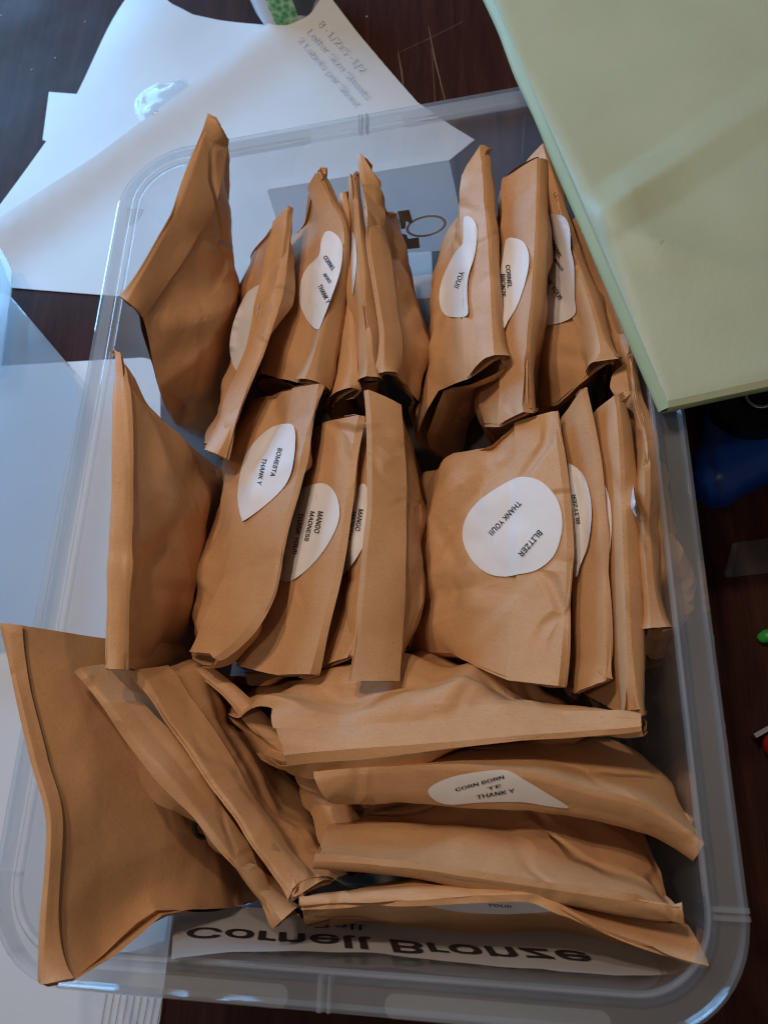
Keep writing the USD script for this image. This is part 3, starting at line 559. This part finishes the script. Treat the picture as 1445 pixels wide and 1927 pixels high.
bag('kraft bag lying sideways with a wide lit flap, just below the middle row', [
    ([15.6, 15.6, 15.6, 15.6, 15.6, 15.6], [(544, 1426), (700, 1416), (846, 1404), (1000, 1390), (1129, 1380), (1207, 1370)]),
    ([14.6, 14.6, 14.6, 14.7, 14.9, 15.2], [(520, 1362), (640, 1355), (760, 1345), (916, 1334), (1060, 1342), (1205, 1357)]),
    ([12.6, 12.8, 13, 13, 13.3, 14], [(452, 1358), (560, 1312), (700, 1292), (850, 1290), (990, 1312), (1140, 1343)]),
    ([9.5, 9, 8.8, 8.8, 9, 10.5], [(425, 1342), (519, 1278), (700, 1253), (817, 1239), (925, 1258), (1060, 1322)])], seed=24, thickness=.014, crumple=1.8, flare=(1.6, .2))
bag('kraft bag lying sideways with a peaked CORN sticker on its folded strip', [
    ([9, 8, 8, 8, 9, 11, 13.6], [(640, 1445), (720, 1400), (880, 1394), (1040, 1385), (1143, 1392), (1220, 1440), (1295, 1540)]),
    ([15.6, 15.6, 15.7, 15.7, 15.6, 15.5, 15.4], [(590, 1456), (722, 1445), (862, 1441), (1000, 1456), (1100, 1485), (1208, 1512), (1324, 1589)]),
    ([14.2, 14.2, 14.2, 14.2, 14.2, 14.1, 14.4], [(630, 1510), (722, 1515), (862, 1512), (980, 1514), (1090, 1525), (1208, 1556), (1310, 1612)])], flap=(1, 2), seed=25, thickness=.004, crumple=0.8,
    sticker=[(805, 1490), (820, 1475), (860, 1460), (925, 1450), (957, 1451), (985, 1467), (1040, 1500), (1070, 1521), (1020, 1516), (980, 1510), (900, 1511), (850, 1515), (820, 1508)],
    texts=[('CORN BORN', (857, 1488), (948, 1463), 7), ('TE', (917, 1486), (943, 1479), 6), ('THANK Y', (897, 1502), (968, 1489), 8)], flare=(.8, .3))
bag('plain shaded kraft bag lying sideways, second from the near wall', [
    ([15.2, 15.2, 15.2, 15.2, 15.2, 15.2], [(591, 1631), (749, 1645), (884, 1667), (1008, 1688), (1127, 1710), (1287, 1740)]),
    ([15.6, 15.6, 15.6, 15.6, 15.6, 15.6], [(592, 1615), (749, 1626), (884, 1644), (1008, 1663), (1127, 1681), (1284, 1706)]),
    ([13.2, 13.2, 13.2, 13.2, 13.3, 13.6], [(612, 1570), (749, 1575), (884, 1585), (1008, 1600), (1127, 1625), (1256, 1685)]),
    ([9.8, 9.6, 9.5, 9.5, 9.8, 11], [(641, 1516), (749, 1510), (884, 1508), (1008, 1514), (1127, 1540), (1238, 1632)]),
    ([6.5, 6, 6, 6, 6, 8], [(660, 1495), (760, 1470), (890, 1470), (1010, 1475), (1130, 1500), (1216, 1574)])], flap=(0, 1), seed=26, thickness=.006, crumple=0.7, flare=(.3, .3))
bag('kraft bag lying sideways against the near wall above the lettered sign', [
    ([15.2, 15.2, 15.2, 15.2, 14.2, 13.4, 12.8], [(566, 1690), (668, 1680), (830, 1673), (965, 1676), (1035, 1698), (1154, 1721), (1291, 1740)]),
    ([15.4, 15.4, 15.4, 15.4, 15.4, 15.3, 15.3], [(566, 1707), (695, 1700), (787, 1697), (981, 1687), (1046, 1709), (1154, 1766), (1332, 1822)]),
    ([12, 12, 12, 12, 12.5, 13, 14], [(574, 1738), (680, 1722), (790, 1730), (980, 1728), (1060, 1733), (1150, 1772), (1315, 1820)]),
    ([7, 7, 6.5, 6.5, 7, 8, 11], [(590, 1748), (700, 1740), (830, 1758), (1003, 1758), (1080, 1760), (1150, 1776), (1290, 1812)])], flap=(0, 1), seed=27, thickness=.006, crumple=0.5,
    sticker=[(788, 1699), (880, 1697), (985, 1689), (1012, 1696), (1048, 1713), (1000, 1719), (930, 1721), (850, 1715)],
    texts=[('YOU!!', (917, 1705), (962, 1708), 6)], sticker_on='body', flare=(.4, .2))

# ------------------------------------------------------------------ green paper bag lying over the right side
def green_bag():
    p0, px_, = at(1246, 777, 0.166), None
    A, B = at(1246, 777, 0.166), at(905, -25, 0.190)
    e1 = B - A; L = np.linalg.norm(e1); e1 /= L
    Cc = at(1445, 735, 0.170); e2 = Cc - A; e2 -= e1 * (e2 @ e1) * 0.0; e2 /= np.linalg.norm(e2)
    n = np.cross(e2, e1); n /= np.linalg.norm(n); n = n if n[2] > 0 else -n
    g = thing('green_paper_bag', 'sage green folded paper bag lying over the far right of the bin', 'paper bag', A)
    LU, LV, th = L + 0.06, 0.34, 0.0085
    NUg, NVg = 120, 120
    s = np.linspace(0, LU, NUg); t = np.linspace(0, LV, NVg); S, T = np.meshgrid(s, t, indexing='ij')
    P = A + S[..., None] * e1 + T[..., None] * e2
    cr = at(1160, 387, 0.19) - A; cs, ct = cr @ e1, cr @ e2
    ds, dt = S - cs, T - ct
    hgt = 0.0045 * (meshkit.fbm(np.stack([S * 9, T * 9, 0 * S], -1), 3, 3) - 0.45)
    hgt += 0.004 * np.exp(-((dt + 0.25 * ds) / 0.05) ** 2 - (ds / 0.09) ** 2)
    hgt += 0.0095 * np.maximum(0, 1 - np.abs(ds - 0.42 * dt + 0.004) / 0.022) * np.clip(dt / 0.03, 0, 1) * np.exp(-np.maximum(dt, 0) / 0.06)
    hgt += 0.0065 * np.maximum(0, 1 - np.abs(ds + 0.9 * dt) / 0.03) * np.clip(dt / 0.03, 0, 1) * np.exp(-np.maximum(dt, 0) / 0.07)
    edge = np.minimum(np.minimum(S, LU - S), np.minimum(T, LV - T)); rnd = np.clip(edge / 0.010, 0, 1)
    topz = th + hgt * rnd - 0.0022 * (1 - np.sqrt(np.clip(1 - (1 - rnd) ** 2, 0, 1)))
    inset = 0.0045
    Pt = P + np.clip(inset - T, 0, inset)[..., None] * e2 * 0.7
    top = Pt + topz[..., None] * n
    v = top.reshape(-1, 3); a = (np.arange(NUg - 1)[:, None] * NVg + np.arange(NVg - 1)[None]).ravel()
    f = np.concatenate([np.stack([a, a + 1, a + NVg + 1], 1), np.stack([a, a + NVg + 1, a + NVg], 1)])
    if np.cross(v[f[0, 1]] - v[f[0, 0]], v[f[0, 2]] - v[f[0, 0]]) @ n < 0: f = f[:, ::-1]
    obj('front_panel', (v, f), GREEN, g, 14)
    def strip(edge_top, edge_bot, name, bulge):           # the pleated gusset between the two panels
        k = 7; q = []
        for w in np.linspace(0, 1, k):
            q.append(edge_top * (1 - w) + edge_bot * w + bulge * math.sin(math.pi * w) * (0.7 + 0.5 * meshkit.noise(edge_top * 35, 4))[:, None])
        q = np.array(q); m = q.shape[1]; vv = q.reshape(-1, 3); a = (np.arange(k - 1)[:, None] * m + np.arange(m - 1)[None]).ravel()
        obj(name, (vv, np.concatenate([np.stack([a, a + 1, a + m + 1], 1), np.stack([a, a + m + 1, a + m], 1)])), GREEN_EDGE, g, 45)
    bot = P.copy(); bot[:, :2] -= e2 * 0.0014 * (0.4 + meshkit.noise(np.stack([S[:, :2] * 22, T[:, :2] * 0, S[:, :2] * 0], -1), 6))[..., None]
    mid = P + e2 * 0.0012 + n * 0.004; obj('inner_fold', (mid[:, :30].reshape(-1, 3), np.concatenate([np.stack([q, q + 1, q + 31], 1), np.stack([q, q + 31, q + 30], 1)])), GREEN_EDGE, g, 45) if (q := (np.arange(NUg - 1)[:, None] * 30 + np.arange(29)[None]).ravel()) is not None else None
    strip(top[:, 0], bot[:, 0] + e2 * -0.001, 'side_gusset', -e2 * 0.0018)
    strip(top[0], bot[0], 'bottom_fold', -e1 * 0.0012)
    v2 = bot.reshape(-1, 3) ; obj('back_panel', (v2, f[:, ::-1]), GREEN, g, 45)
green_bag()

# ------------------------------------------------------------------ papers and plastic lying on the table
SHEET = {}
def sheet_px(name, px, z, material, label, category, curl=None, r=0.0, step=0.02, t=0.0004, group=None):
    w = np.array([at(x, y, z)[:2] for x, y in px]); poly = Polygon(w).buffer(0)
    if r: poly = poly.buffer(-r).buffer(r)
    v, f = tri_poly(poly, step); zz = np.full(len(v), z) + (curl(v) if curl else 0)
    SHEET[name] = (np.c_[v, zz], f)
    V, F = thick(np.c_[v, zz], f, (0, 0, t)); return single(name, (V, F), material, label, category, 40)
mat_z = 0.0016
white_mat = thing('white_plastic_mat', 'white plastic mat with rounded corners lying under the left side of the bin', 'mat', at(150, 1200, 0))
w = np.array([at(x, y, 0)[:2] for x, y in ((-330, 745), (0, 690), (302, 672), (305, 900), (327, 1720), (295, 1985), (-60, 2040), (-420, 1950))])
pl = Polygon(w).buffer(-0.028).buffer(0.028); v, f = tri_poly(pl, 0.03)
obj('sheet', thick(np.c_[v, np.full(len(v), mat_z)], f, (0, 0, 0.0014)), plain('white_matte_plastic', (0.71, 0.72, 0.74), 0.42), white_mat)
for i in range(9):
    a, b_ = at(200 + i * 13, 1868 + i * 1.4, mat_z), at(186 + i * 13, 1950, mat_z)
    d = b_ - a; L = np.linalg.norm(d); m = trimesh.creation.box((L, 0.0016, 0.0008)); m.apply_transform(trimesh.transformations.rotation_matrix(math.atan2(d[1], d[0]), (0, 0, 1))); m.apply_translation((a + b_) / 2 + [0, 0, 0.0004])
    obj('rib', m, plain('grey_rib_plastic_%d' % i, (0.67, 0.685, 0.71), 0.4), white_mat)
rr = at(150, 1900, mat_z)
c_a = lambda v: 0.0
sheet_px('backing_sheet', [(92, 172), (170, 178), (300, 192), (240, 330), (80, 262)], 0.0008, WHITE, 'small white paper corner sticking out at the far left edge of the papers', 'paper sheet', step=.02)
def curl2(v):
    q = at(285, 40, 0.003)[:2]; d = np.linalg.norm(v - q, axis=1)
    return 0.018 * np.exp(-(d / 0.10) ** 2) + 0.003 * (meshkit.fbm(np.c_[v * 8, 0 * v[:, 0]], 2, 8) - .3)
sheet_px('label_sheet', [(262, -2), (300, 2), (335, 30), (372, 44), (420, 47), (546, 48), (572, 56), (450, 140), (210, 330), (60, 430), (-20, 470), (-160, 500), (0, 384), (140, 195)], 0.0024, WHITE, 'curling white paper sheet beneath the crumpled clear wrapper', 'paper sheet', curl2, step=.018)
def curl3(v):
    a, b_ = at(613, 5, 0)[:2], at(0, 440, 0)[:2]; d = (b_ - a) / np.linalg.norm(b_ - a)
    e = np.abs((v - a) @ np.array([-d[1], d[0]])); q = np.linalg.norm(v - a, axis=1)
    mask = np.clip(np.maximum(np.abs(v[:, 0]) - 0.17, np.abs(v[:, 1]) - 0.30) / 0.05, 0, 1)
    return (0.014 * np.exp(-(e / 0.045) ** 2) + 0.010 * np.exp(-(q / 0.09) ** 2)) * mask
P3 = [(613, 6), (660, 52), (700, 95), (786, 192), (850, 236), (893, 262), (840, 305), (810, 420), (815, 560), (500, 575), (212, 556), (22, 541), (-10, 440), (190, 312), (430, 132), (540, 55)]
p3 = sheet_px('label_sheet', P3, 0.0012, WHITE, 'white label backing sheet with faint grey printing, running under the far end of the bin', 'paper sheet', curl3, step=.012)
P3 = p3
for tx, a, c, h in (('8-1/2x5-1/2', (601, 41), (682, 134), 14), ('Letter Size Sheets', (580, 57), (692, 184), 13), ('2 Labels per Sheet', (562, 72), (671, 198), 13)):
    tv, t2 = text_flat(tx, False); tv = tv - [tv[:, 0].min(), 0.36]; L = np.array(c, float) - a; ln = np.linalg.norm(L); d = L / ln; upv = np.array([d[1], -d[0]])
    px = np.array(a, float) + tv[:, :1] / tv[:, 0].max() * ln * d + tv[:, 1:] * h * upv
    obj('print', (lay([SHEET['label_sheet']], px, 0.0018), t2[:, ::-1]), INK_FAINT, P3)
# crumpled clear wrapper on the papers
def wrapper():
    w_ = thing('clear_wrapper', 'small crumpled clear wrapper with a bright glint on the white papers', 'wrapper', at(290, 200, 0.004))
    px = [(258, 186), (305, 158), (322, 166), (345, 150), (366, 168), (354, 196), (340, 215), (320, 232), (280, 240), (255, 220)]
    poly = Polygon(chaikin([at(x, y, 0.006)[:2] for x, y in px], 2)); v, f = tri_poly(poly, 0.003)
    r = np.random.default_rng(5); z = np.zeros(len(v))
    for k in range(16):
        d = r.normal(size=2); d /= np.linalg.norm(d); p = v[r.integers(len(v))]; z += r.uniform(0.05, 0.16) * np.maximum(0.014 - np.abs((v - p) @ d), 0) * np.exp(-(np.linalg.norm(v - p, axis=1) / 0.03) ** 2)
    z += 0.005; bd = np.array([poly.exterior.distance(Point(q)) for q in v]); z = 0.0 + z * np.clip(bd / 0.01, 0.3, 1)
    zb = 0.0045 + curl2(v) if True else 0
    V, F = thick(np.c_[v, z + zb], f, (0, 0, 0.0003)); obj('film', (V, F), CELLO, w_, 30)
wrapper()
# clear lid at the left edge
def lid():
    l = thing('clear_plastic_lid', 'pale blue clear plastic lid leaning in at the left edge of the picture', 'lid', at(20, 700, 0.01))
    px = [(-150, 500), (21, 558), (80, 628), (138, 697), (150, 760), (118, 900), (60, 1180), (-200, 1230)]
    poly = Polygon([at(x, y, 0.030)[:2] for x, y in px]); v, f = tri_poly(poly, 0.02)
    obj('panel', thick(np.c_[v, np.full(len(v), 0.030)], f, (0, 0, 0.0015)), FILM, l)
    def bar(pp, z, w_, h, m):
        for (x0, y0), (x1, y1) in zip(pp[:-1], pp[1:]):
            a, b_ = at(x0, y0, z), at(x1, y1, z); d = b_ - a; L = np.linalg.norm(d)
            q = trimesh.creation.box((L + w_ * .5, w_, h)); q.apply_transform(trimesh.transformations.rotation_matrix(math.atan2(d[1], d[0]), (0, 0, 1))); q.apply_translation((a + b_) / 2); obj('edge_lip', q, m, l)
    bar([(21, 560), (80, 630), (138, 699)], 0.0325, 0.0016, 0.004, RIMP)
    px = [(-40, 470), (0, 466), (14, 490), (22, 510), (20, 545), (16, 575), (0, 690), (-60, 700)]
    poly = Polygon([at(x, y, 0.045)[:2] for x, y in px]); v, f = tri_poly(poly, 0.01)
    obj('corner_tab', thick(np.c_[v, 0.045 - 0.02 * np.clip(v[:, 0] + 0.40, 0, .1)], f, (0, 0, 0.0018)), FILM, l)
lid()
# ------------------------------------------------------------------ small things
def revolve(prof, n=40):
    m = trimesh.creation.revolve(np.array(prof), sections=n); return m
def bottle():
    p = at(553, 42, 0.0); c = p + np.array([0.0, 0.012, 0.0])
    b = thing('white_bottle', 'white plastic bottle with a green leafy label at the top edge', 'bottle', (c[0], c[1], 0))
    prof = [(0.0, 0.0005), (0.020, 0.0), (0.027, 0.003), (0.0315, 0.010), (0.0335, 0.020), (0.0345, 0.04), (0.0345, 0.12), (0.030, 0.14), (0.014, 0.155), (0.014, 0.175), (0.0, 0.176)]
    prof = np.array(prof) * 1.2
    m = revolve(prof); m.apply_translation((c[0], c[1], 0)); obj('shell', m, plain('glossy_white_plastic', (0.72, 0.74, 0.76), 0.25), b, 40)
    def wrap(a0, a1, z0, z1, k, m, name):
        a = np.radians(np.linspace(a0, a1, 24)); z = np.linspace(z0, z1, 12); A_, Z_ = np.meshgrid(a, z); rad = np.interp(Z_, prof[3:7, 1], prof[3:7, 0]) + k
        z_edge = Z_ + 0.003 * np.sin(A_ * 9) * (Z_ < z0 + 0.006)
        v = np.stack([c[0] + rad * np.cos(A_), c[1] + rad * np.sin(A_), z_edge], -1).reshape(-1, 3); i = (np.arange(11)[:, None] * 24 + np.arange(23)[None]).ravel()
        obj(name, (v, np.concatenate([np.stack([i, i + 1, i + 25], 1), np.stack([i, i + 25, i + 24], 1)])), m, b, True)
    leaf = mat('leafy_green_print', {'tc': ('texture_coordinate', {}), 'v': ('voronoi_texture', {'scale': 160.0}), 'r': ('rgb_ramp', {'ramp': [(0.0, (0.03, 0.20, 0.05)), (0.35, (0.07, 0.33, 0.10)), (0.6, (0.22, 0.50, 0.22)), (0.9, (0.55, 0.72, 0.45))]}), 'p': ('principled_bsdf', {'roughness': 0.3})},
               [('tc.object', 'v.vector'), ('v.distance', 'r.fac'), ('r.color', 'p.base_color')])
    wrap(252, 292, 0.016, 0.12, 0.0006, leaf, 'leafy_label')
    wrap(292, 345, 0.022, 0.12, 0.0008, plain('dark_label_print', (0.05, 0.06, 0.08), 0.3), 'dark_label')
bottle()
def dispenser():
    o = at(1390, 850, 0.0)
    t = thing('tape_dispenser', 'blue plastic tape dispenser with a black reel on the table beside the bin', 'tape dispenser', o)
    px = [(1338, 750), (1328, 800), (1313, 850), (1308, 895), (1325, 918), (1350, 930), (1382, 929), (1420, 900), (1470, 880), (1530, 800), (1500, 720), (1420, 690), (1350, 700)]
    poly = Polygon(chaikin([at(x, y, 0.03)[:2] for x, y in px], 2)); v, f = tri_poly(poly, 0.006)
    dd = np.array([poly.exterior.distance(Point(q)) for q in v]); z = 0.03 - 0.012 * (1 - np.clip(dd / 0.018, 0, 1)) ** 2
    obj('housing', thick(np.c_[v, z], f, np.c_[np.zeros((len(v), 2)), z - 0.001]), plain('deep_blue_plastic', (0.008, 0.060, 0.33), 0.35), t, 40)
    q = at(1418, 755, 0.034)
    m = trimesh.creation.annulus(0.012, 0.030, 0.022, sections=48); m.apply_translation(q); obj('reel', m, plain('black_plastic', (0.010, 0.010, 0.012), 0.4), t, 30)
    m = trimesh.creation.torus(0.0095, 0.0011, 40, 10); m.apply_translation(q + [0.002, -0.002, 0.012]); obj('metal_ring', m, plain('bright_metal', (0.8, 0.76, 0.68), 0.2, metallic=1.0), t, True)
    m = trimesh.creation.cylinder(0.009, 0.02, sections=32); m.apply_translation(q + [0, 0, 0.0]); obj('hub', m, plain('black_hub', (0.012, 0.012, 0.013), 0.35), t, 30)
dispenser()
def film_bag():
    px = [(1378, 1022), (1450, 1012), (1560, 1000), (1540, 1070), (1445, 1078), (1366, 1087), (1363, 1080)]
    poly = Polygon([at(x, y, 0.002)[:2] for x, y in px]).buffer(-.002).buffer(.002); v, f = tri_poly(poly, 0.008)
    b = thing('clear_sleeve', 'flat clear plastic sleeve lying on the table right of the bin', 'plastic sleeve', at(1420, 1050, 0))
    obj('sheet', thick(np.c_[v, np.full(len(v), .002)], f, (0, 0, .0006)), plastic('clear_sleeve_film', 0.035, (0.8, 0.75, 0.72), 0.3), b)
    q = [at(x, y, 0.0026) for x, y in ((1378, 1024), (1388, 1022), (1376, 1084), (1366, 1085))]
    obj('seal_strip', (np.array(q), np.array([[0, 3, 2], [0, 2, 1]])), plastic('sleeve_seal', 0.06, (0.8, 0.75, 0.72), 0.3), b)
film_bag()
def lump(px, py, r, sc, z):
    m = trimesh.creation.icosphere(3, r); m.apply_scale(sc); n = meshkit.fbm(m.vertices * 160, 2, 2); m.vertices += m.vertex_normals * ((n - .5) * 0.003)[:, None]; m.apply_translation(at(px, py, z)); return m
single('green_candy', lump(1444, 1199, 0.0052, (1.2, 1, .8), 0.0042), plain('bright_green_plastic', (0.03, 0.36, 0.05), 0.35), 'small bright green lump at the right edge of the table', 'candy', 40)
def red_tool():
    o = at(1445, 1390, 0.0)
    t = thing('red_handled_tool', 'red plastic handle with a grey metal edge at the right edge of the table', 'tool', o)
    d = at(1500, 1420, 0.008) - at(1437, 1392, 0.008); d /= np.linalg.norm(d)
    h = trimesh.creation.capsule(0.06, 0.0085, count=[24, 16]); h.apply_translation(-h.bounds.mean(0)); h.apply_transform(trimesh.geometry.align_vectors([0, 0, 1], d)); h.apply_translation(at(1436, 1392, 0.0085) + d * 0.0385); obj('handle', h, plain('red_plastic', (0.36, 0.012, 0.014), 0.35), t, 40)
    b = trimesh.creation.box((0.03, 0.003, 0.012)); b.apply_transform(trimesh.transformations.rotation_matrix(0.5, (0, 0, 1))); b.apply_translation(at(1454, 1366, 0.008)); obj('blade', b, plain('grey_metal', (0.5, 0.5, 0.48), 0.35, metallic=1.0), t)
red_tool()
tr = trimesh.creation.torus(0.009, 0.0016, 40, 12); tr.apply_transform(trimesh.transformations.rotation_matrix(1.1, (0.3, 1, 0))); tr.apply_translation(at(390, 1548, 0.116))
single('elastic_band', tr, plain('black_rubber', (0.012, 0.012, 0.014), 0.3), 'black rubber band caught between the corner bag and the diagonal fold', 'rubber band', True)
tw = trimesh.creation.cylinder(0.0007, segment=[at(1203, 1384, 0.05), at(1222, 1404, 0.045)], sections=8)
single('dry_stem', tw, plain('dark_dry_stem', (0.03, 0.02, 0.015), 0.7), 'tiny dark dry stem between the sideways bags and the right wall', 'stem', True)
for p in stage.Traverse():
    if p.GetCustomDataByKey('base') is not None: p.ClearCustomDataByKey('base')
